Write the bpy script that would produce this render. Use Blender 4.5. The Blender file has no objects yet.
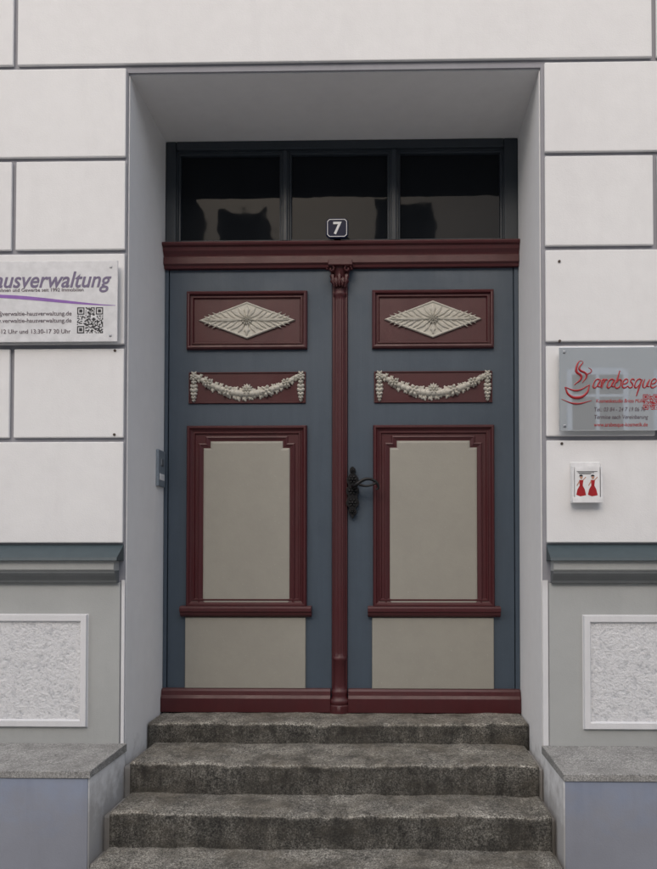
import bpy, bmesh, math, random
from mathutils import Vector, Matrix
random.seed(7)
sc=bpy.context.scene
sc.view_settings.view_transform='Standard'; sc.view_settings.look='None'; sc.view_settings.exposure=0
COL=sc.collection
# ---- image pixels to metres (unit: image pixel): door plane 1/180 m per unit, wall plane 1/210.2 m per unit
EYE=1.41
def dx(p): return (p-388)/180.0
def dz(p): return EYE+(557-p)/180.0
def wx(p): return (p-388)/210.2
def wz(p): return EYE+(557-p)/210.2
D=0.562      # door plane
# ---------------- materials
def new_mat(name):
    m=bpy.data.materials.new(name); m.use_nodes=True
    nt=m.node_tree; b=nt.nodes['Principled BSDF']; return m,nt,b
def mapping(nt,scale=(1,1,1)):
    tc=nt.nodes.new('ShaderNodeTexCoord'); mp=nt.nodes.new('ShaderNodeMapping')
    mp.inputs['Scale'].default_value=scale; nt.links.new(tc.outputs['Object'],mp.inputs['Vector']); return mp
def noise(nt,vec,scale,detail=6,rough=.6):
    n=nt.nodes.new('ShaderNodeTexNoise'); n.inputs['Scale'].default_value=scale
    n.inputs['Detail'].default_value=min(detail,5); n.inputs['Roughness'].default_value=rough
    nt.links.new(vec.outputs[0],n.inputs['Vector']); return n
def ramp(nt,src,stops):
    r=nt.nodes.new('ShaderNodeValToRGB'); e=r.color_ramp.elements
    while len(e)<len(stops): e.new(.5)
    for i,(p,c) in enumerate(stops):
        e[i].position=p; e[i].color=(c,c,c,1) if isinstance(c,(int,float)) else (*c,1)
    nt.links.new(src,r.inputs[0]); return r
def mix(nt,fac,a,b,mode='MIX'):
    m=nt.nodes.new('ShaderNodeMix'); m.data_type='RGBA'; m.blend_type=mode
    for s,v in ((m.inputs[0],fac),(m.inputs[6],a),(m.inputs[7],b)):
        if hasattr(v,'links'): nt.links.new(v,s)
        elif isinstance(v,(int,float)): s.default_value=v
        else: s.default_value=(*v,1)
    return m.outputs[2]
def bump(nt,b,h,strength,dist,prev=None):
    n=nt.nodes.new('ShaderNodeBump'); n.inputs['Strength'].default_value=strength; n.inputs['Distance'].default_value=dist
    nt.links.new(h,n.inputs['Height'])
    if prev: nt.links.new(prev.outputs[0],n.inputs['Normal'])
    nt.links.new(n.outputs[0],b.inputs['Normal']); return n
def plaster(name,col,dirt,amt=.5,bs=.35,rough=.85,fine=160,low=0):
    m,nt,b=new_mat(name); mp=mapping(nt); mp2=mapping(nt,(3.0,3.0,.5))
    n1=noise(nt,mp,1.6,8,.65); n2=noise(nt,mp2,2.2,8,.7); n3=noise(nt,mp,fine,3,.6); n4=noise(nt,mp,14,5,.6)
    r1=ramp(nt,n1.outputs[0],[(.42,0),(.75,amt)]); r2=ramp(nt,n2.outputs[0],[(.5,0),(.8,amt)])
    c=mix(nt,r1.outputs[0],col,dirt); c=mix(nt,r2.outputs[0],c,dirt)
    r4=ramp(nt,n4.outputs[0],[(.3,.965),(.7,1.0)]); c=mix(nt,1.0,c,r4.outputs[0],'MULTIPLY')
    if low:  # splash-back dirt near the pavement
        tc=nt.nodes.new('ShaderNodeTexCoord'); sx=nt.nodes.new('ShaderNodeSeparateXYZ'); nt.links.new(tc.outputs['Object'],sx.inputs[0])
        md=nt.nodes.new('ShaderNodeMath'); md.operation='MULTIPLY_ADD'; nt.links.new(n4.outputs[0],md.inputs[0]); md.inputs[1].default_value=-.55; nt.links.new(sx.outputs['Z'],md.inputs[2])
        rl=ramp(nt,md.outputs[0],[(.0,low),(.22,0)]); c=mix(nt,rl.outputs[0],c,(.26,.24,.22))
    nt.links.new(c,b.inputs['Base Color']); b.inputs['Roughness'].default_value=rough
    b1=bump(nt,b,n4.outputs[0],.16,.007); bump(nt,b,n3.outputs[0],bs,.0025,b1); return m
def paint(name,col,col2,rough=.5,bs=.2,streak=(14,14,1.2),dust=0):
    m,nt,b=new_mat(name); mp=mapping(nt,streak); mq=mapping(nt)
    n1=noise(nt,mp,2.5,8,.65); n2=noise(nt,mq,3.0,8,.7); n3=noise(nt,mq,90,4,.6)
    r=ramp(nt,n1.outputs[0],[(.4,0),(.72,.45)]); r2=ramp(nt,n2.outputs[0],[(.45,0),(.75,.6)])
    c=mix(nt,r.outputs[0],col,col2); c=mix(nt,r2.outputs[0],c,col2)
    sp=ramp(nt,n3.outputs[0],[(.66,0),(.8,.4)]); c=mix(nt,sp.outputs[0],c,tuple(min(1,v*1.8+.02) for v in col))
    if dust:
        ge=nt.nodes.new('ShaderNodeNewGeometry'); sx=nt.nodes.new('ShaderNodeSeparateXYZ'); nt.links.new(ge.outputs['True Normal'],sx.inputs[0])
        rn=ramp(nt,sx.outputs['Z'],[(.3,0),(.9,dust)]); c=mix(nt,rn.outputs[0],c,(.22,.17,.16))
    nt.links.new(c,b.inputs['Base Color'])
    rr=ramp(nt,n2.outputs[0],[(.3,rough-.08),(.7,rough+.15)]); nt.links.new(rr.outputs[0],b.inputs['Roughness'])
    b1=bump(nt,b,n1.outputs[0],.25,.003); bump(nt,b,n3.outputs[0],bs,.002,b1); return m
def granite(name,base,light,dark,stain,sscale=1.0,riser=1.0,contrast=1.0):
    m,nt,b=new_mat(name); mp=mapping(nt); mq=mapping(nt,(1,1,2.5))
    g=noise(nt,mp,150*sscale,3,.8); g2=noise(nt,mp,60*sscale,4,.75); big=noise(nt,mq,3.2,8,.7); st=noise(nt,mp,9,8,.75)
    r=ramp(nt,g.outputs[0],[(.38,dark),(.5,base),(.62,light)])
    k=contrast
    r2=ramp(nt,g2.outputs[0],[(.34,1-.5*k),(.5,1.0),(.66,1+.35*k)])
    c=mix(nt,1.0,r.outputs[0],r2.outputs[0],'MULTIPLY')
    rb=ramp(nt,big.outputs[0],[(.42,0),(.64,.75*k)]); c=mix(nt,rb.outputs[0],c,stain)
    rs=ramp(nt,st.outputs[0],[(.36,1-.5*k),(.6,1+.15*k)]); c=mix(nt,1.0,c,rs.outputs[0],'MULTIPLY')
    if riser<1:   # upright faces darkened evenly, then grime on them in vertical runs
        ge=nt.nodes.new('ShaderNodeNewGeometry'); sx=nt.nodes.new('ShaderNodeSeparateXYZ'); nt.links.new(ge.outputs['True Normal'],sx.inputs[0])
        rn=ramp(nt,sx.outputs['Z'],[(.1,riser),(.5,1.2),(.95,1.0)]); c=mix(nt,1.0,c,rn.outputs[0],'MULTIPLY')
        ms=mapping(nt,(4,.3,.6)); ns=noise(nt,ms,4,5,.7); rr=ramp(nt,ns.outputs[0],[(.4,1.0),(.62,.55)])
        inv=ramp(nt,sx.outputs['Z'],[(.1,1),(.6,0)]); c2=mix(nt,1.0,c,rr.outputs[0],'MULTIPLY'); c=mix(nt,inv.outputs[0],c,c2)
    nt.links.new(c,b.inputs['Base Color']); b.inputs['Roughness'].default_value=.85
    b1=bump(nt,b,st.outputs[0],.6*k,.016); bump(nt,b,g2.outputs[0],.6*k,.004,b1); return m
def plain(name,col,rough=.5,metal=0,spec=.5):
    m,nt,b=new_mat(name); mp=mapping(nt); n=noise(nt,mp,25,5,.6)
    r=ramp(nt,n.outputs[0],[(.3,.88),(.7,1.05)]); c=mix(nt,1.0,col,r.outputs[0],'MULTIPLY')
    nt.links.new(c,b.inputs['Base Color']); b.inputs['Roughness'].default_value=rough
    b.inputs['Metallic'].default_value=metal; b.inputs['Specular IOR Level'].default_value=spec; return m
M_white=plaster('white_plaster',(.80,.795,.79),(.72,.71,.71),.5,.28)
M_reveal=plaster('reveal_plaster',(.84,.835,.83),(.76,.75,.75),.4,.3,low=.6)
M_groove=plaster('groove_plaster',(.34,.34,.37),(.24,.24,.26),.5)
M_grey=plaster('grey_plaster',(.42,.43,.42),(.34,.35,.345),.6)
M_dgrey=plaster('dark_grey_moulding',(.14,.15,.155),(.10,.11,.11),.6)
M_frame=plaster('panel_border_plaster',(.72,.72,.73),(.58,.58,.59),.5)
M_blue=plaster('blue_grey_plinth',(.28,.315,.40),(.21,.235,.30),.9,.3,low=.4)
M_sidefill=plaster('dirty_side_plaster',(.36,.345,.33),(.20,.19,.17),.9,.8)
M_rough,nt,b=new_mat('roughcast'); mp=mapping(nt); n=noise(nt,mp,42,6,.7); n2_=noise(nt,mp,110,3,.6)
r=ramp(nt,n.outputs[0],[(.30,(.54,.55,.57)),(.48,(.79,.79,.80))]); nt.links.new(r.outputs[0],b.inputs['Base Color']); b.inputs['Roughness'].default_value=.9
b1=bump(nt,b,n.outputs[0],.9,.018); bump(nt,b,n2_.outputs[0],.5,.004,b1)
M_blue_door=paint('blue_grey_door_paint',(.056,.079,.107),(.043,.061,.084),.5)
M_red=paint('oxblood_paint',(.066,.0098,.0125),(.047,.0085,.0105),.42,dust=.15)
M_beige=paint('beige_paint',(.315,.302,.262),(.275,.263,.230),.5,.25,(5,5,5))
M_orn=paint('ornament_paint',(.56,.54,.475),(.44,.42,.37),.55,.3,(6,6,6))
M_trans=paint('dark_transom_paint',(.028,.037,.047),(.023,.031,.039),.45)
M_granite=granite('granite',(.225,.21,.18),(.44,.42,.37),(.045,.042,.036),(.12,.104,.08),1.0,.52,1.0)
M_sill=granite('sill_stone',(.31,.305,.29),(.46,.45,.43),(.15,.15,.145),(.26,.25,.235),1.2,1.0,.5)
M_flash=plain('painted_zinc',(.050,.073,.083),.5)
M_iron=plain('black_iron',(.012,.012,.013),.38,.4)
M_steel=plain('steel',(.35,.36,.38),.35,.9)
M_screw=plain('rusty_screw',(.08,.06,.05),.7,.3)
M_bell=plain('grey_bell_cover',(.26,.30,.34),.35,.3)
M_enamel=plain('blue_black_enamel',(.004,.008,.035),.3,0,.12)
M_wenamel=plain('white_enamel',(.72,.73,.75),.3,0,.3)
M_glass,nt,b=new_mat('dark_window_glass'); mp=mapping(nt); n=noise(nt,mp,1.9,3,.5); b.inputs['Base Color'].default_value=(.011,.013,.016,1)
b.inputs['Roughness'].default_value=.03; b.inputs['Specular IOR Level'].default_value=.07; bump(nt,b,n.outputs[0],.10,.03)
M_acryl=plain('white_acrylic',(.72,.72,.73),.22)
M_mirrorsign,nt,b=new_mat('glossy_sign_glass'); b.inputs['Base Color'].default_value=(.72,.76,.78,1); b.inputs['Roughness'].default_value=.02
b.inputs['Metallic'].default_value=.60; b.inputs['Coat Weight'].default_value=.8; b.inputs['Coat Roughness'].default_value=.02
M_purple=plain('purple_print',(.26,.12,.42),.4)
M_violet=plain('grey_violet_print',(.16,.13,.22),.4)
M_black=plain('black_print',(.02,.02,.025),.4)
M_redprint=plain('red_print',(.38,.015,.02),.4)
M_darktext=plain('dark_print',(.12,.09,.11),.4)
M_card=plain('white_card',(.8,.8,.8),.35)
M_pink=plain('pink_print',(.62,.42,.40),.4)
M_skin=plain('skin_print',(.5,.28,.2),.5)
# ---------------- mesh helpers
def mkparent(name):
    e=bpy.data.objects.new(name,None); COL.objects.link(e); e.empty_display_size=.1; return e
def link(name,bm,mat,parent,bevel=0,seg=2,smooth=False,recalc=True):
    if recalc: bmesh.ops.recalc_face_normals(bm,faces=bm.faces)
    me=bpy.data.meshes.new(name); bm.to_mesh(me); bm.free()
    o=bpy.data.objects.new(name,me); COL.objects.link(o)
    for mm in (mat if isinstance(mat,(list,tuple)) else [mat]): me.materials.append(mm)
    if parent: o.parent=parent
    if smooth:
        for p in me.polygons: p.use_smooth=True
    if bevel:
        md=o.modifiers.new('bevel','BEVEL'); md.width=bevel; md.segments=seg; md.limit_method='ANGLE'; md.angle_limit=math.radians(40)
    return o
def abox(bm,x0,x1,y0,y1,z0,z1,mi=0):
    v=[bm.verts.new((x,y,z)) for x in (x0,x1) for y in (y0,y1) for z in (z0,z1)]
    for f in ((0,1,3,2),(4,6,7,5),(0,4,5,1),(2,3,7,6),(0,2,6,4),(1,5,7,3)):
        bm.faces.new([v[i] for i in f]).material_index=mi
def box(name,x0,x1,y0,y1,z0,z1,mat,parent,bevel=0,seg=2):
    bm=bmesh.new(); abox(bm,min(x0,x1),max(x0,x1),y0,y1,min(z0,z1),max(z0,z1)); return link(name,bm,mat,parent,bevel,seg)
def off(poly,o):
    n=len(poly); out=[]
    for i in range(n):
        a=Vector(poly[i-1]); p=Vector(poly[i]); c=Vector(poly[(i+1)%n])
        d1=(p-a).normalized(); d2=(c-p).normalized()
        n1=Vector((-d1.y,d1.x)); n2=Vector((-d2.y,d2.x))
        q=p+(n1+n2)*(o/(1+n1.dot(n2))); out.append((q.x,q.y))
    return out
def sweep(name,poly,prof,y0,mat,parent,fillmat=None,fill=True,smooth=False):
    """mitred moulding: poly CCW (x,z); prof=[(inset,height)]"""
    bm=bmesh.new(); rings=[]
    for o,h in prof: rings.append([bm.verts.new((x,y0-h,z)) for x,z in off(poly,o)])
    n=len(poly)
    for a,c in zip(rings,rings[1:]):
        for i in range(n): bm.faces.new((a[i],a[(i+1)%n],c[(i+1)%n],c[i]))
    if fill:
        f=bm.faces.new(rings[-1]); f.material_index=1 if fillmat else 0
    return link(name,bm,[mat,fillmat] if fillmat else mat,parent,0,smooth=smooth,recalc=False)
def rect(x0,x1,z0,z1): return [(x0,z0),(x1,z0),(x1,z1),(x0,z1)]
def extr_x(name,prof,x0,x1,mat,parent,mats=None,bevel=0):
    bm=bmesh.new(); n=len(prof)
    a=[bm.verts.new((x0,y,z)) for y,z in prof]; c=[bm.verts.new((x1,y,z)) for y,z in prof]
    for i in range(n): bm.faces.new((a[i],a[(i+1)%n],c[(i+1)%n],c[i]))
    bm.faces.new(a); bm.faces.new(c[::-1]); return link(name,bm,mat,parent,bevel)
def leaf(bm,cx,cz,ang,L,W,h,y0,lobes=3,ph=0,amp=.25):
    N=16;Mv=6; g=[]
    for i in range(N+1):
        u=i/N; w=W*(math.sin(math.pi*min(1,u**.75))**.8+.02)*(1+amp*math.cos(lobes*2*math.pi*u+ph)); row=[]
        for j in range(Mv+1):
            v=-1+2*j/Mv; z=v*w; x=u*L+abs(v)*w*.35
            hh=h*((1-v*v)**.6)*(math.sin(math.pi*min(.97,u*.9+.08))**.4)
            hh*=1-.5*math.exp(-(v/.2)**2)*(1-u*.5)
            X=cx+x*math.cos(ang)-z*math.sin(ang); Z=cz+x*math.sin(ang)+z*math.cos(ang)
            row.append(bm.verts.new((X,y0-max(hh,-.001),Z)))
        g.append(row)
    for i in range(N):
        for j in range(Mv): bm.faces.new((g[i][j],g[i+1][j],g[i+1][j+1],g[i][j+1]))
def blob(bm,cx,cz,rx,rz,h,y0,ang=0,n=10):
    top=bm.verts.new((cx,y0-h,cz)); prev=None
    for k in range(1,5):
        ph=k/4*math.pi/2; ring=[]
        for i in range(n):
            t=2*math.pi*i/n; x=rx*math.sin(ph)*math.cos(t); z=rz*math.sin(ph)*math.sin(t)
            ring.append(bm.verts.new((cx+x*math.cos(ang)-z*math.sin(ang),y0-h*math.cos(ph),cz+x*math.sin(ang)+z*math.cos(ang))))
        for i in range(n):
            if prev: bm.faces.new((prev[i],prev[(i+1)%n],ring[(i+1)%n],ring[i]))
            else: bm.faces.new((top,ring[i],ring[(i+1)%n]))
        prev=ring
def lathe(name,cx,cy,prof,mat,parent,n=48,sy=1,flute=0,fn=16):
    bm=bmesh.new(); rings=[]
    for z,r,fl in prof:
        ring=[]
        for i in range(n):
            t=2*math.pi*i/n; rr=r*(1+(flute*math.cos(fn*t) if fl else 0))
            ring.append(bm.verts.new((cx+rr*math.cos(t),cy+sy*rr*math.sin(t),z)))
        rings.append(ring)
    for a,c in zip(rings,rings[1:]):
        for i in range(n): bm.faces.new((a[i],a[(i+1)%n],c[(i+1)%n],c[i]))
    bm.faces.new(rings[0]); bm.faces.new(rings[-1]); o=link(name,bm,mat,parent,smooth=True)
    md=o.modifiers.new('es','EDGE_SPLIT'); md.split_angle=math.radians(50); return o
def stroke(name,pts_list,rad,mat,parent,radii=None):
    cu=bpy.data.curves.new(name,'CURVE'); cu.dimensions='3D'; cu.bevel_depth=rad; cu.bevel_resolution=3; cu.use_fill_caps=True; cu.resolution_u=8
    for k,pts in enumerate(pts_list):
        s=cu.splines.new('BEZIER'); s.bezier_points.add(len(pts)-1)
        for i,p in enumerate(pts):
            bp=s.bezier_points[i]; bp.co=p; bp.handle_left_type=bp.handle_right_type='AUTO'
            if radii: bp.radius=radii[k][i]
    cu.materials.append(mat); o=bpy.data.objects.new(name,cu); COL.objects.link(o); o.parent=parent; return o
def text(name,body,size,x,z,y,mat,parent,shear=0,bold=0,ext=.0006,align='LEFT',sx=1):
    cu=bpy.data.curves.new(name,'FONT'); cu.body=body; cu.size=size; cu.shear=shear; cu.offset=bold; cu.extrude=ext; cu.align_x=align
    cu.materials.append(mat); o=bpy.data.objects.new(name,cu); COL.objects.link(o)
    o.location=(x,y,z); o.rotation_euler=(math.pi/2,0,0); o.scale=(sx,1,1); o.parent=parent; return o
def qr(name,x0,z0,s,y,mat,parent,n=21):
    bm=bmesh.new(); c=s/n; rnd=random.Random(3)
    def fin(i,j):
        for a,b_ in ((0,0),(n-7,0),(0,n-7)):
            if a<=i<a+7 and b_<=j<b_+7:
                r_=max(abs(i-a-3),abs(j-b_-3)); return r_ in(0,1,3)
            if a-1<=i<a+8 and b_-1<=j<b_+8: return False
        return None
    for i in range(n):
        for j in range(n):
            f=fin(i,j)
            if f or (f is None and rnd.random()<.5):
                x=x0+i*c; z=z0-j*c
                vs=[bm.verts.new(p) for p in ((x,y,z),(x+c,y,z),(x+c,y,z-c),(x,y,z-c))]; bm.faces.new(vs)
    return link(name,bm,mat,parent)
# ================= BUILDING
H=mkparent('plaster_building')
XL=-1.2555; XR=.728; ZT=3.757; W0,W1=-9.0,9.0; ZROOF=9.5
bm=bmesh.new()
abox(bm,W0,XL,.012,.70,0,ZT); abox(bm,XR,W1,.012,.70,0,ZT); abox(bm,W0,W1,.012,.70,ZT,ZROOF)
link('wall',bm,M_reveal,H)
bm=bmesh.new(); g=.005
abox(bm,W0,XL-g,0,.0118,0,ZT+g); abox(bm,XR+g,W1,0,.0118,0,ZT+g); abox(bm,W0,W1,0,.0118,ZT+g,ZROOF)
link('joint_backing',bm,M_groove,H)
rows=[(-130,-37,'B'),(-36,57.7,'A'),(57.7,153,'B'),(153,248,'A'),(248,344.5,'B'),(344.5,439,'A'),(439,545,'B')]
bm=bmesh.new(); G=2.2
def seg(x0,x1,z0,z1): abox(bm,wx(x0+G),wx(x1-G),-.017,-.0005,wz(z1-G),wz(z0+G))
for k in range(3,10): rows.append((-130-94*(k-2),-130-94*(k-3),'AB'[k%2]))
for z0,z1,t in rows:
    if z1<=58:
        js=[-1450,-1060,-640,-640+320,8,655,975,1300,1650,2200] if t=='A' else [-1450,-1210,-850,-480,-110,200,480,760,1130,1500,1860,2250]
        for a,b_ in zip(js,js[1:]): seg(a,b_,z0,z1)
    else:
        L=[-1450,-1060,-640,-320,8] if t=='A' else [-1450,-1210,-850,-480,-110]
        L=L+[124.2]
        R=[543.2]+([655,975,1300,1650,2200] if t=='A' else [760,1130,1500,1860,2250])
        for q in (L,R):
            for a,b_ in zip(q,q[1:]): seg(a,b_,z0,z1)
link('rusticated_blocks',bm,M_white,H,.0045,2)
extr_x('eaves_cornice',[(0,9.2),(-.35,9.35),(-.4,9.5),(-.4,9.6),(.7,9.8),(.7,9.2)],W0,W1,M_frame,H)
for sgn,xa,xb,xc in ((-1,W0,wx(122),wx(117.5)),(1,wx(545.5),W1,wx(549.5))):
    extr_x('ledge_flashing',[(-.0005,1.470),(-.085,1.408),(-.090,1.394),(-.084,1.392),(-.078,1.398),(-.0005,1.392)],xa,xb,M_flash,H)
    m0,m1=(xa,xc) if sgn<0 else (xc,xb)
    extr_x('ledge_fillet',[(-.002,1.3915),(-.070,1.3915),(-.068,1.352),(-.062,1.346),(-.002,1.346)],m0,m1,M_grey,H)
    extr_x('ledge_moulding',[(-.002,1.3458),(-.060,1.3458),(-.060,1.334),(-.052,1.322),(-.034,1.300),(-.030,1.288),(-.002,1.288)],m0,m1,M_dgrey,H)
    m0,m1=(W0,wx(119.5)) if sgn<0 else (wx(547.5),W1)
    box('lower_wall',m0,m1,-.010,-.0006,.50,1.2877,M_grey,H,.003)
    if sgn<0: box('corner_strip',wx(120.3),XL-.001,-.006,-.0007,.50,1.3,M_frame,H,.002)
    else: box('corner_strip',XR+.001,wx(546.8),-.006,-.0007,.50,1.3,M_frame,H,.002)
    spans=[(-150,88),(-460,-222)] if sgn<0 else [(580,818),(890,1128)]
    for p0,p1 in spans:
        sweep('roughcast_panel',rect(wx(p0),wx(p1),wz(727),wz(614)),[(0,0),(.003,.0),(.006,.016),(.032,.016),(.038,.004)],-.0102,M_frame,H,M_rough)
for sgn in (-1,1):
    a,b_=(W0,-1.251) if sgn<0 else (.726,W1)
    box('plinth',a,b_,-.405,-.0003,0,.484,M_reveal,H,.004)
    a2,b2=(a,-1.255) if sgn<0 else (.730,b_)
    box('plinth_face',a2,b2,-.410,-.4053,0,.4838,M_blue,H,.002)
    s0,s1=(W0,-1.243) if sgn<0 else (.722,W1)
    extr_x('plinth_sill',[(-.4160,.485),(-.4160,.516),(-.0002,.524),(-.0002,.485)],s0,s1,M_sill,H,bevel=.003)
bm=bmesh.new()
for px,pz in ((113,349),(113,434),(559,262),(560.5,444.5),(559,342)):
    x=wx(px); z=wz(pz); ring=[]
    for i in range(10):
        t=i*math.pi/5; ring.append((x+.0065*math.cos(t),z+.0065*math.sin(t)))
    vs=[bm.verts.new((a,-.021,c)) for a,c in ring]; vb=[bm.verts.new((a,-.012,c)) for a,c in ring]
    bm.faces.new(vs)
    for i in range(10): bm.faces.new((vs[i],vs[(i+1)%10],vb[(i+1)%10],vb[i]))
link('wall_screws',bm,M_screw,H)
box('hall_back',XL,XR,.66,.70,.3,ZT,M_groove,H)
# ================= STEPS
S=mkparent('stone_steps')
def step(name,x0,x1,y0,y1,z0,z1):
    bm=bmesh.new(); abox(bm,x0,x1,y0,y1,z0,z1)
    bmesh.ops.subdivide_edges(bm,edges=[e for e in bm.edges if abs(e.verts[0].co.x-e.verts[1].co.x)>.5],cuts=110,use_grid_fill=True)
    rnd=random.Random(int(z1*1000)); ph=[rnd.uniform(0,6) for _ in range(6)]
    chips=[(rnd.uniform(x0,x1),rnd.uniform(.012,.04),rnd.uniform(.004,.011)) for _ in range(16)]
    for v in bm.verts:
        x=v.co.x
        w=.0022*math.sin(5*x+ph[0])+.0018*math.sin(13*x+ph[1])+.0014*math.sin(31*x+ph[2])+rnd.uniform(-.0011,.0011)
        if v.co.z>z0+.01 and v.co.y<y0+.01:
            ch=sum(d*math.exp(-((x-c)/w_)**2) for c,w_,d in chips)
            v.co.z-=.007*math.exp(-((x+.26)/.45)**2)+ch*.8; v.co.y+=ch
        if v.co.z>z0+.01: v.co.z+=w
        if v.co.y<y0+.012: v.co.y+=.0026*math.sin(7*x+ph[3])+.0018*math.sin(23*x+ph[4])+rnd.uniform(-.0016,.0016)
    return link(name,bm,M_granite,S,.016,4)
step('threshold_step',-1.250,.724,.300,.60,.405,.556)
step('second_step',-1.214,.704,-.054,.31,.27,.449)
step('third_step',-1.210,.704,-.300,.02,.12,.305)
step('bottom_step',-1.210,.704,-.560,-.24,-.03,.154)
bm=bmesh.new()
for a,b_ in ((-1.2508,-1.205),(.699,.7255)):
    abox(bm,a,b_,-.02,.299,.0,.42); abox(bm,a,b_,-.26,-.0201,.0,.275); abox(bm,a,b_,-.40,-.2601,.0,.125)
abox(bm,-1.2508,.7255,.62,.66,.0,.54)
link('side_plaster',bm,M_sidefill,S,.010)
# ================= DOOR
DO=mkparent('wooden_double_door')
P=lambda x0,x1,y0,y1: rect(dx(x0),dx(x1),dz(y1),dz(y0))
T0,T1=137,242
bm=bmesh.new(); yf=D-.004; yb=D+.06
abox(bm,XL+.001,dx(173),yf,yb,dz(T1),ZT-.001); abox(bm,dx(505),XR-.001,yf,yb,dz(T1),ZT-.001)
abox(bm,dx(173),dx(505),yf,yb,dz(143.5),ZT-.001); abox(bm,dx(173),dx(505),yf,yb,dz(T1),dz(237.5))
link('transom_frame',bm,M_trans,DO,.006)
bm=bmesh.new()
for a,b_ in ((281,286.5),(391,397)): abox(bm,dx(a),dx(b_),yf+.006,yb,dz(237.5),dz(143.5))
link('transom_mullions',bm,M_trans,DO,.008,3)
for a,b_ in ((173,281),(286.5,391),(397,505)):
    sweep('transom_sash',P(a,b_,143.5,237.5),[(0,0),(.006,.0),(.010,-.010),(.018,-.012),(.020,-.030)],D+.012,M_trans,DO,M_glass)
prof=[(D+.02,dz(242)),(D-.062,dz(242)),(D-.066,dz(243.5)),(D-.062,dz(245.5)),(D-.050,dz(246.5)),(D-.046,dz(250)),(D-.034,dz(253)),(D-.030,dz(255)),(D-.036,dz(256)),(D-.036,dz(262.5)),(D-.026,dz(264)),(D-.022,dz(266.5)),(D+.02,dz(266.5))]
extr_x('lintel_rail',prof,XL+.002,XR-.002,M_red,DO,bevel=.002)
box('left_jamb',XL+.001,dx(166),D-.004,D+.05,dz(711),dz(265),M_blue_door,DO,.003)
box('right_jamb',dx(514.5),XR-.001,D-.004,D+.05,dz(711),dz(265),M_blue_door,DO,.003)
box('left_leaf',dx(166.8),dx(332),D,D+.05,dz(711),dz(265),M_blue_door,DO,.003)
box('right_leaf',dx(347.5),dx(513.8),D,D+.05,dz(711),dz(265),M_blue_door,DO,.003)
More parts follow.
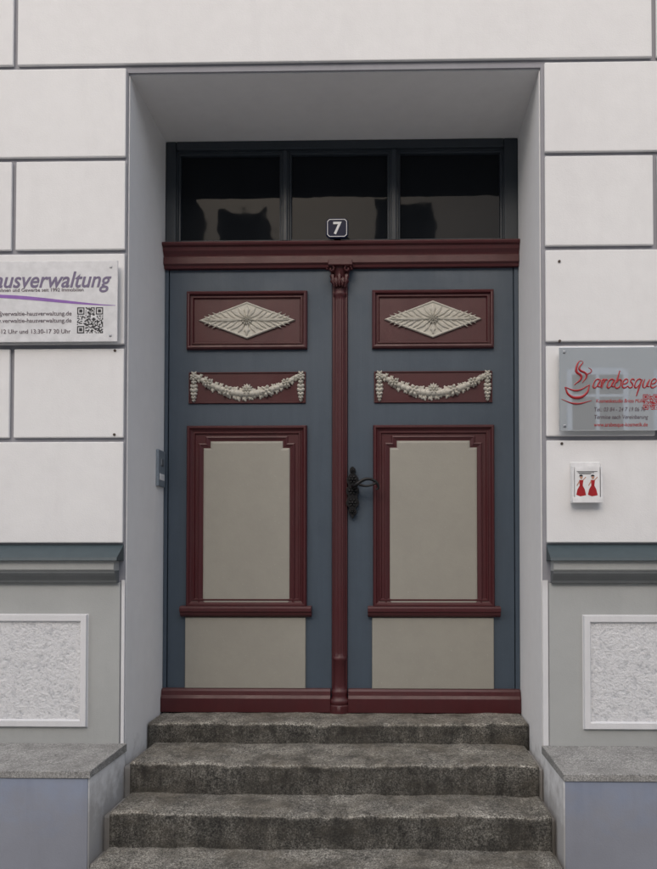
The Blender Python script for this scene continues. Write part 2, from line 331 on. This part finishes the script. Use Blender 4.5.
def leafparts(side,o):
    f=lambda v:v+o
    u=1/180
    sweep(side+'_upper_panel',P(f(185),f(307),289,348),[(0,0),(.002,.020),(.010,.026),(.018,.024),(.022,.012),(.028,.010),(.030,.016),(.036,.016),(.042,.004)],D,M_red,DO,M_red)
    cx=dx(f(246)); cz=dz(318.5); a=.272; b_=.104
    sweep(side+'_diamond_base',[(cx-a,cz),(cx,cz-b_),(cx+a,cz),(cx,cz+b_)],[(0,0),(.0015,.011),(.005,.013),(.009,.012),(.012,.008)],D-.0045,M_orn,DO,M_orn)
    bm=bmesh.new(); y0=D-.0122
    for s1 in (1,-1):
        base=0 if s1>0 else math.pi
        for k in range(5):
            px=.050+.036*k; room=b_*(1-px/a)*.86
            for s2 in (1,-1):
                an=s2*(.62-.05*k); L=min(.085,room*1.5+.012)
                leaf(bm,cx+s1*px,cz+s2*.003,(an if s1>0 else math.pi-an),L,.0085-.0008*k,.009,y0,2,0,.15)
        leaf(bm,cx+s1*.03,cz,base,.215,.010,.014,y0,3,0,.12)
        leaf(bm,cx,cz+s1*.02,s1*math.pi/2,.066,.015,.013,y0,2)
        for s2 in (1,-1):
            leaf(bm,cx+s2*.012,cz+s1*.018,s1*(math.pi/2-s2*.62),.066,.010,.010,y0,2,0,.15)
            leaf(bm,cx+s2*.020,cz+s1*.012,s1*(math.pi/2-s2*1.02),.088,.010,.010,y0,2,0,.15)
    for k in range(12):
        t=k*math.pi/6; blob(bm,cx+.022*math.cos(t),cz+.022*math.sin(t),.011,.005,.016,y0-.002,t)
    for k in range(6):
        t=k*math.pi/3+.3; blob(bm,cx+.010*math.cos(t),cz+.010*math.sin(t),.007,.0045,.021,y0-.003,t)
    blob(bm,cx,cz,.006,.006,.026,y0-.002)
    link(side+'_acanthus',bm,M_orn,DO,smooth=True)
    sweep(side+'_garland_panel',P(f(187),f(305.5),370.5,402.5),[(0,0),(.002,.010),(.007,.010),(.009,.004)],D,M_red,DO,M_red)
    bm=bmesh.new(); y0=D-.0042; rnd=random.Random(5)
    def pt(t):
        x=f(197)+t*99; yy=376+17*(1-(2*t-1)**2); return x,yy
    n=21
    for i in range(n):
        t=i/(n-1); x,yy=pt(t); r=(2.6+1.5*math.sin(math.pi*t))*u
        slope=math.atan2(-(17*(-2)*(2*t-1)*2),99)
        blob(bm,dx(x),dz(yy),r*1.2,r*.95,.020+.008*math.sin(math.pi*t),y0,slope)
        for sg in (-1,1):
            an=slope+sg*.9+rnd.uniform(-.3,.3)+(math.pi if t>.5 else 0)
            leaf(bm,dx(x),dz(yy)+sg*.003,an,r*2.0,r*.6,.014,y0,2)
        if i%4==2 and abs(t-.5)>.12:
            for k in range(6):
                tt=k*1.047+i; blob(bm,dx(x)+r*1.0*math.cos(tt),dz(yy)+r*1.0*math.sin(tt),r*.66,r*.46,.028,y0-.003,tt)
            blob(bm,dx(x),dz(yy),r*.4,r*.4,.036,y0-.002)
    cxx,cyy=f(246.5),388
    for k in range(5):
        t=math.pi/2+(k-2)*.5; leaf(bm,dx(cxx),dz(cyy+1),t,6.2*u,1.5*u,.02,y0-.006,2)
    for k in range(6):
        t=k*1.047; blob(bm,dx(cxx)+3.0*u*math.cos(t),dz(cyy+2)+2.8*u*math.sin(t),2.3*u,1.6*u,.030,y0-.003,t)
    blob(bm,dx(cxx),dz(cyy+2),1.6*u,1.6*u,.040,y0)
    for ex in (192.5,300.5):
        X=dx(f(ex))
        for k in range(6):
            t=k*1.047+.5; blob(bm,X+2.4*u*math.cos(t),dz(376)+2.4*u*math.sin(t),2.2*u,1.5*u,.022,y0,t)
        blob(bm,X,dz(376),1.6*u,1.6*u,.03,y0)
        for sg in (-1,1): leaf(bm,X,dz(373.5),math.pi/2+sg*.6,4.4*u,1.2*u,.014,y0,2)
        for j,(yy,r) in enumerate(((381,2.8),(385,3.8),(389,4.0),(393,3.3),(396.5,2.6),(399.5,1.8))):
            for sg in (-1,1):
                blob(bm,X+sg*r*.45*u,dz(yy),r*.62*u,r*.5*u,.020,y0,sg*.7)
            blob(bm,X,dz(yy+1),r*.5*u,r*.55*u,.027,y0)
    link(side+'_garland',bm,M_orn,DO,smooth=True)
    sweep(side+'_tall_frame',P(f(186),f(307),425,607),[(0,0),(.002,.022),(.008,.030),(.016,.030),(.022,.020),(.028,.014),(.034,.012),(.037,.017),(.044,.017),(.048,.008)],D,M_red,DO,M_red)
    x0,x1,zb,zt=dx(f(203)),dx(f(289.5)),dz(606.5),dz(441); q=7/180
    notch=[(x0,zb),(x1,zb),(x1,zt-q),(x1-q,zt-q),(x1-q,zt),(x0+q,zt),(x0+q,zt-q),(x0,zt-q)]
    big=off(notch,-.030)
    sweep(side+'_inner_moulding',big,[(0,0),(.003,.007),(.009,.009),(.014,.005),(.022,.001),(.029,-.003)],D-.0082,M_red,DO,fill=False)
    sweep(side+'_tall_field',off(notch,-.0005),[(0,0),(.0,.003),(.003,.005),(.012,.007)],D-.0078,M_beige,DO,M_beige)
    extr_x(side+'_panel_sill',[(D+.01,dz(605.5)),(D-.040,dz(606)),(D-.048,dz(607.5)),(D-.048,dz(611)),(D-.040,dz(612)),(D-.036,dz(614.5)),(D-.022,dz(616.5)),(D+.01,dz(616.8))],dx(f(181)),dx(f(312)),M_red,DO,bevel=.0015)
    sweep(side+'_lower_panel',P(f(185),f(306),617,688),[(0,0),(.0015,.012),(.004,.014),(.02,.014)],D,M_beige,DO,M_beige)
leafparts('left',0); leafparts('right',187)
kp=[(D+.01,dz(687.5)),(D-.020,dz(688)),(D-.028,dz(690)),(D-.032,dz(694)),(D-.040,dz(697)),(D-.040,dz(710.6)),(D+.01,dz(710.6))]
extr_x('left_kickboard',kp,XL+.003,dx(331),M_red,DO,bevel=.002)
extr_x('right_kickboard',kp,dx(348.5),XR-.003,M_red,DO,bevel=.002)
PX=dx(339.8); u=1/180
box('post_backing',dx(332.2),dx(347.4),D-.014,D+.045,dz(711),dz(265),M_red,DO,.004)
def pr(y,r,fl=0): return (dz(y),r*u,fl)
lathe('post_column',PX,D-.012,[pr(711,10.4),pr(704,10.4),pr(703,9),pr(701,10),pr(698.5,10),pr(697,8.2),pr(694,7.4),pr(691.5,8.2),pr(689.5,8.0),pr(688,6.6),pr(684,6.2),pr(660,6.2,0),pr(659,7.0),pr(656.5,7.0),pr(655.5,6.0),pr(650,5.8,1),pr(400,5.6,1),pr(300,5.4,1),pr(296,5.5),pr(295,6.6),pr(292.5,6.8),pr(291.5,5.8),pr(286,6.0),pr(278,7.2),pr(272,9.0),pr(268,10.6),pr(266,10.8)],M_red,DO,96,.85,.07,14)
box('post_abacus',dx(328.6),dx(353),D-.078,D,dz(268),dz(262.2),M_red,DO,.005,3)
bm=bmesh.new()
for ox,an,L in ((0,math.pi/2,15),(-5,math.pi/2+.18,17),(5,math.pi/2-.18,17),(-2.6,math.pi/2+.1,11),(2.6,math.pi/2-.1,11)):
    leaf(bm,PX+ox*u,dz(288),an,L*u,2.6*u,.022,D-.052+abs(ox)*.003,3)
for sg in (-1,1):
    for k in range(14):
        t=k*.5; r=(4.2-k*.26)*u; blob(bm,PX+sg*8*u+r*math.cos(t)*sg,dz(271)+r*math.sin(t),1.2*u,1.2*u,.012,D-.060)
link('post_capital_leaves',bm,M_red,DO,smooth=True)
bm=bmesh.new(); hc=352.8
hw=[(467,.7),(469,2.6),(471.5,2.9),(473.5,1.8),(476,4.2),(479,6.0),(483,5.6),(486,4.0),(489,6.2),(493,6.4),(496,4.6),(499,5.2),(503,6.6),(506,5.4),(508.5,3.0),(511,4.2),(513.5,3.9),(515.5,1.8),(518.5,.5)]
outl=[(dx(hc+w),dz(y)) for y,w in hw][::-1]+[(dx(hc-w),dz(y)) for y,w in hw]
fr=[bm.verts.new((x,D-.034,z)) for x,z in outl]; bk=[bm.verts.new((x,D-.0,z)) for x,z in outl]
bm.faces.new(fr)
for i in range(len(fr)): bm.faces.new((fr[i],fr[(i+1)%len(fr)],bk[(i+1)%len(fr)],bk[i]))
for yy,r in ((472,1.8),(480,3.4),(491,3.8),(503,3.6),(512,2.2)):
    for k in range(6): t=k*1.047; blob(bm,dx(hc)+r*.8*u*math.cos(t),dz(yy)+r*.8*u*math.sin(t),r*.55*u,r*.3*u,.008,D-.0335,t)
    blob(bm,dx(hc),dz(yy),r*.5*u,r*.5*u,.014,D-.0335)
link('handle_escutcheon',bm,M_iron,DO,.0015)
hy=D-.034
stroke('handle_lever',[[(dx(354),hy,dz(487)),(dx(354),hy-.035,dz(487)),(dx(357),hy-.055,dz(486)),(dx(362),hy-.058,dz(482.5)),(dx(368),hy-.058,dz(480.5)),(dx(374),hy-.055,dz(482)),(dx(378),hy-.05,dz(486)),(dx(378.5),hy-.045,dz(489.5)),(dx(376),hy-.045,dz(491))],
 [(dx(360),hy-.057,dz(486)),(dx(366),hy-.058,dz(487.5)),(dx(372),hy-.056,dz(486.5)),(dx(377),hy-.052,dz(484))]],.0085,M_iron,DO,[[1.4,1.2,1.3,1.1,1,1,.9,.7,.5],[1,.7,.7,.9]])
lathe('handle_rose',dx(354),hy-.0,[(dz(490.5),.002,0),(dz(489.5),.014,0),(dz(487),.019,0),(dz(484.5),.014,0),(dz(483.5),.002,0)],M_iron,DO,24)
# ================= small objects
B=mkparent('doorbell_panel')
box('cover',XL-.001,XL+.016,.425,.540,1.795,1.995,M_bell,B,.005,3)
box('button',XL+.0155,XL+.021,.465,.50,1.91,1.945,M_steel,B,.003,3)
box('name_strip',XL+.0155,XL+.018,.445,.52,1.83,1.865,M_card,B,.001)
N=mkparent('house_number_sign')
x0,x1,y0_,y1_=326.6,348.8,221,241.2
def octp(e,c=3.0): 
    return [(dx(a),dz(b_)) for a,b_ in ((x0+c+e*.4,y1_-e),(x1-c-e*.4,y1_-e),(x1-e,y1_-c-e*.4),(x1-e,y0_+c+e*.4),(x1-c-e*.4,y0_+e),(x0+c+e*.4,y0_+e),(x0+e,y0_+c+e*.4),(x0+e,y1_-c-e*.4))]
sweep('plate',octp(0),[(0,-.004),(.0005,.0),(.004,.003),(.01,.004)],D-.074,M_enamel,N)
sweep('border',octp(1.3),[(0,0),(.0,.0047),(.0035,.0047),(.0035,0)],D-.0745,M_wenamel,N,fill=False)
text('numeral','7',.094,dx(337.6),dz(237),D-.0795,M_wenamel,N,bold=.0020,align='CENTER',ext=.001)
box('bracket',dx(334),dx(341),D-.072,D-.002,dz(240),dz(236),M_iron,N)
# left sign
SG=mkparent('wall_sign')
box('plate',wx(-100),wx(118),-.052,-.044,wz(342),wz(260.5),M_acryl,SG,.002)
bm=bmesh.new()
for px,pz in ((-94,267),(111,267),(-94,336),(111,336)):
    abox(bm,wx(px)-.007,wx(px)+.007,-.0545,-.015,wz(pz)-.007,wz(pz)+.007)
link('standoffs',bm,M_steel,SG,.004,3)
ys=-.0528
text('company_name','Hausverwaltung',.108,wx(109),wz(287),ys,M_violet,SG,shear=.28,bold=.0014,align='RIGHT',sx=.89)
text('tagline','für Wohnen und Gewerbe seit 1992 Immobilien',.024,wx(84),wz(291.3),ys,M_darktext,SG,align='RIGHT')
bm=bmesh.new(); pts=[]
for i in range(41):
    t=i/40; x=-70+t*186; yc=296+4.5*math.sin(math.pi*(t*1.25+.15))*-1+ (2.5*t); wd=1.6*math.sin(math.pi*min(1,t*.98+.01))+.15
    pts.append((bm.verts.new((wx(x),ys,wz(yc-wd+3))),bm.verts.new((wx(x),ys,wz(yc+wd+3)))))
for a,b_ in zip(pts,pts[1:]): bm.faces.new((a[0],b_[0],b_[1],a[1]))
link('swoosh',bm,M_purple,SG)
qr('qr_code',wx(77.5),wz(307.5),.124,ys,M_black,SG,25)
for i,(s,z) in enumerate((('info@verwaltie-hausverwaltung.de',315.5),('www.verwaltie-hausverwaltung.de',322.5),('Mo-Fr 09-12 Uhr und 13:30-17 30 Uhr',333.5))):
    text('line_%d'%i,s,.029,wx(72 if i<2 else 71),wz(z),ys,M_darktext,SG,align='RIGHT')
# right sign
SR=mkparent('wall_sign')
box('plate',wx(556.5),wx(690),-.056,-.048,wz(433),wz(350.5),M_mirrorsign,SR,.002)
bm=bmesh.new()
for px,pz in ((561.5,355.5),(685,355.5),(561.5,428.5),(685,428.5)):
    abox(bm,wx(px)-.007,wx(px)+.007,-.0595,-.015,wz(pz)-.007,wz(pz)+.007)
link('standoffs',bm,M_steel,SR,.004,3)
yr=-.0568
L={'a':([[(.72,.85),(.4,1),(.05,.5),(.2,.02),(.5,.2),(.74,.9)],[(.74,.95),(.66,.2),(.95,.12)]],.98),
'r':([[(0,.12),(.22,.95),(.2,.4),(.15,0)],[(.17,.5),(.4,.95),(.66,.88)]],.72),
'b':([[(.12,1.95),(.1,1.0),(.08,.1),(.4,-.02),(.68,.45),(.45,.95),(.12,.6)]],.86),
'e':([[(.05,.42),(.5,.55),(.52,.92),(.25,.98),(.04,.5),(.25,.02),(.8,.22)]],.78),
's':([[(.62,.85),(.35,1.0),(.14,.78),(.4,.5),(.55,.22),(.28,0),(.02,.14)]],.74),
'q':([[(.72,.85),(.4,1),(.05,.5),(.2,.02),(.5,.2),(.74,.9)],[(.74,.95),(.66,0),(.6,-.95)]],.98),
'u':([[(.08,.95),(.05,.35),(.25,.0),(.55,.3),(.68,.95)],[(.68,.95),(.62,.2),(.9,.12)]],.95)}
cur=0; strokes=[]; rad=[]; uu=8.6/210.2
for ch in 'arabesque':
    g_,adv=L[ch]
    for s in g_:
        strokes.append([(wx(588.5)+((cur+a)*.93+b_*.28)*uu,yr+.0003,wz(391)+b_*uu) for a,b_ in s]); rad.append([1.25 if (k%2) else .85 for k in range(len(s))])
    cur+=adv
stroke('script_name',strokes,.0031,M_redprint,SR,rad)
stroke('cup_logo',[[(wx(a),yr,wz(b_)) for a,b_ in s] for s in ([(562,390),(573,393.5),(586,388)],[(562,390),(566,398),(575,400.5),(583,396),(586,388)],[(558.5,402),(572,406.5),(588,403.5)],[(571,388),(578,380),(573,374),(579,364.5),(576,372),(583,378),(579,386)],[(583,378),(588,374),(585,371)])],.0036,M_redprint,SR,[[.5,1.2,.5],[.8,1.5,1.9,1.4,.6],[.3,1.2,.3],[.5,1.5,1.7,.3,1.4,1.3,.4],[.8,.6,.3]])
for i,(s,z,px,sz) in enumerate((('Kosmetikstudio Britta Müller',405.5,592,.024),('Tel.: 03 84 - 24 7 19 06 76',414,590,.027),('Termine nach Vereinbarung',421.5,590,.027))):
    text('line_%d'%i,s,sz,wx(px),wz(z),yr,M_redprint if i==0 else M_darktext,SR,shear=.15,sx=.82)
text('line_4','www.arabesque-kosmetik.de',.026,wx(590),wz(429),yr,M_redprint,SR,sx=.82)
qr('qr_code',wx(638),wz(397.5),.072,yr,M_redprint,SR,21)
# flyer holder
F=mkparent('flyer_holder')
X=lambda p:wx(p)
box('back_plate',X(568.5),X(598),-.026,-.0175,wz(502),wz(463),M_card,F,.004,3)
box('side_left',X(568.5),X(570.2),-.060,-.0262,wz(502.2),wz(468),M_card,F,.001)
box('side_right',X(596.3),X(598),-.060,-.0262,wz(502.2),wz(468),M_card,F,.001)
box('bottom',X(568.5),X(598),-.060,-.0262,wz(503.8),wz(502.4),M_card,F,.001)
box('front_lip',X(568.5),X(598),-.0625,-.0602,wz(503.8),wz(498.5),M_card,F,.001)
bm=bmesh.new()
for k,(ya,zt_) in enumerate(((-.056,469.5),(-.049,468.2),(-.042,469),(-.035,467.5))):
    abox(bm,X(571+.3*(k%2)),X(595.4+.3*(k%2)),ya,ya+.0055,wz(501.8),wz(zt_))
link('flyers',bm,M_card,F)
bm=bmesh.new(); yy=-.0565
def poly(pts,mi):
    vs=[bm.verts.new((wx(a),yy-(mi+1)*.0002,wz(b_))) for a,b_ in pts]; bm.faces.new(vs).material_index=mi
for cxp in (577.3,588.6):
    poly([(cxp-4.9,496),(cxp-1,497.6),(cxp+4.6,496.5),(cxp+3.4,491),(cxp+1.2,486.6),(cxp-1.4,486.6),(cxp-3.8,491)],0)
    poly([(cxp-1.5,487),(cxp+1.4,487),(cxp+2.1,481.5),(cxp-2.1,481.5)],0)
    poly([(cxp+1.5*math.cos(t*.628),478.9-1.9*math.sin(t*.628)) for t in range(10)],1)
    poly([(cxp+1.9*math.cos(t*.45)-.2,478-1.7*math.sin(t*.45)) for t in range(8)],2)
    poly([(cxp-2.0,482),(cxp-4.6,487),(cxp-3.9,487.4),(cxp-1.4,483.5)],1)
    poly([(cxp+2.0,482),(cxp+4.8,479),(cxp+4.2,478.3),(cxp+1.4,481.3)],1)
for k in range(3): poly([(573+k,473+k*1.1),(593-k*3,473+k*1.1),(593-k*3,473.5+k*1.1),(573+k,473.5+k*1.1)],2)
link('flyer_picture',bm,[M_redprint,M_skin,M_black,M_pink],F,recalc=False)
# ================= street
def slabmat(name,c1,c2,sx,sy):
    m,nt,b=new_mat(name); mp=mapping(nt); br=nt.nodes.new('ShaderNodeTexBrick'); nt.links.new(mp.outputs[0],br.inputs['Vector'])
    br.inputs['Color1'].default_value=(*c1,1); br.inputs['Color2'].default_value=(*c2,1); br.inputs['Mortar'].default_value=(.06,.06,.055,1)
    br.inputs['Scale'].default_value=1; br.inputs['Brick Width'].default_value=sx; br.inputs['Row Height'].default_value=sy; br.inputs['Mortar Size'].default_value=.006
    n=noise(nt,mp,30,6,.7); r=ramp(nt,n.outputs[0],[(.3,.75),(.7,1.15)]); c=mix(nt,1.0,br.outputs[0],r.outputs[0],'MULTIPLY')
    nt.links.new(c,b.inputs['Base Color']); b.inputs['Roughness'].default_value=.9; bump(nt,b,n.outputs[0],.4,.005); return m
M_pave=slabmat('pavement_slabs',(.45,.44,.42),(.40,.39,.375),.5,.5)
M_asph=slabmat('granite_setts',(.28,.275,.265),(.23,.225,.22),.16,.11)
box('ground',-400,400,-400,400,-.4,-.18,M_pave,None)
box('road',-60,60,-10.2,-3.4,-.17,-.12,M_asph,None)
box('pavement',-60,60,-3.25,0.6,-.17,0,M_pave,None)
box('pavement',-60,60,-14,-10.4,-.17,0,M_pave,None)
box('kerb',-60,60,-3.4,-3.252,-.17,.002,M_sill,None,.012)
box('kerb',-60,60,-10.398,-10.25,-.17,.002,M_sill,None,.012)
O=mkparent('apartment_building')
M_ob=plaster('pale_plaster',(.55,.53,.48),(.45,.43,.40),.6); M_roof=plain('roof_tiles',(.16,.06,.04),.8)
box('wall',-16,16,-22,-14,0,8.9,M_ob,O)
extr_x('roof',[(-22.4,8.9),(-13.6,8.9),(-18,11.6)],-16.2,16.2,M_roof,O)
bm=bmesh.new()
for k in range(-3,4): abox(bm,k*4.6-.7+.6,k*4.6+.7+.6,-17,-14.6,9.2,11.0)
for k in range(-2,3): abox(bm,k*6.5-.4,k*6.5+.4,-18.4,-17.6,11,12.8)
link('dormers_and_chimneys',bm,M_ob,O)
bm=bmesh.new(); bg=bmesh.new()
for k in range(-3,4): abox(bg,k*4.6-.45+.6,k*4.6+.45+.6,-14.59,-14.56,9.6,10.7)
for fl in range(3):
    for k in range(-6,7):
        x=k*2.1+.9; z=1.4+fl*2.85; w,h=.62,1.6
        if fl==0 and k%4==1: z=0.1;h=2.5
        abox(bg,x-w,x+w,-14.0+.002,-13.97,z,z+h)
        for q in ((x-w-.12,x-w,z-.12,z+h+.12),(x+w,x+w+.12,z-.12,z+h+.12),(x-w,x+w,z+h,z+h+.16),(x-w,x+w,z-.12,z),(x-.04,x+.04,z,z+h),(x-w,x-.04,z+h*.66,z+h*.66+.06),(x+.04,x+w,z+h*.66,z+h*.66+.06)):
            abox(bm,q[0],q[1],-13.999,-13.92,q[2],q[3])
link('window_frames',bm,M_card,O); link('window_glass',bg,M_glass,O)
extr_x('string_course',[(-14,3.55),(-13.85,3.58),(-13.85,3.7),(-14,3.75)],-16,16,M_card,O)
# ================= light
w=bpy.data.worlds.new('World'); sc.world=w; w.use_nodes=True; nt=w.node_tree; bgn=nt.nodes['Background']
sd=Vector((-.14,-.82,.60)).normalized()
sky=nt.nodes.new('ShaderNodeTexSky'); sky.sky_type='NISHITA'; sky.sun_disc=False
sky.sun_elevation=math.asin(sd.z); sky.sun_rotation=math.atan2(sd.x,sd.y); sky.air_density=1.0; sky.dust_density=3.5; sky.ozone_density=1.0
nt.links.new(sky.outputs[0],bgn.inputs[0]); bgn.inputs[1].default_value=.15
li=bpy.data.lights.new('sun','SUN'); li.energy=2.15; li.angle=math.radians(115); li.color=(1,.972,.935)
lo=bpy.data.objects.new('sun',li); COL.objects.link(lo); lo.rotation_euler=(-sd).to_track_quat('-Z','Y').to_euler(); lo.location=(0,-5,12)
# ================= camera
f=705.0; yaw=math.radians(1.1); pitch=math.radians(1.2)
cam=bpy.data.cameras.new('camera'); co=bpy.data.objects.new('camera',cam); COL.objects.link(co); sc.camera=co
co.location=(0,-3.354,EYE); co.rotation_euler=(math.pi/2+pitch,0,yaw)
cam.sensor_fit='VERTICAL'; cam.sensor_height=36; cam.lens=36*f/869
ppx=388-f*math.tan(yaw); ppy=557-f*math.tan(pitch)
cam.shift_x=-(ppx-328.5)/869; cam.shift_y=(ppy-434.5)/869
cam.clip_end=1500
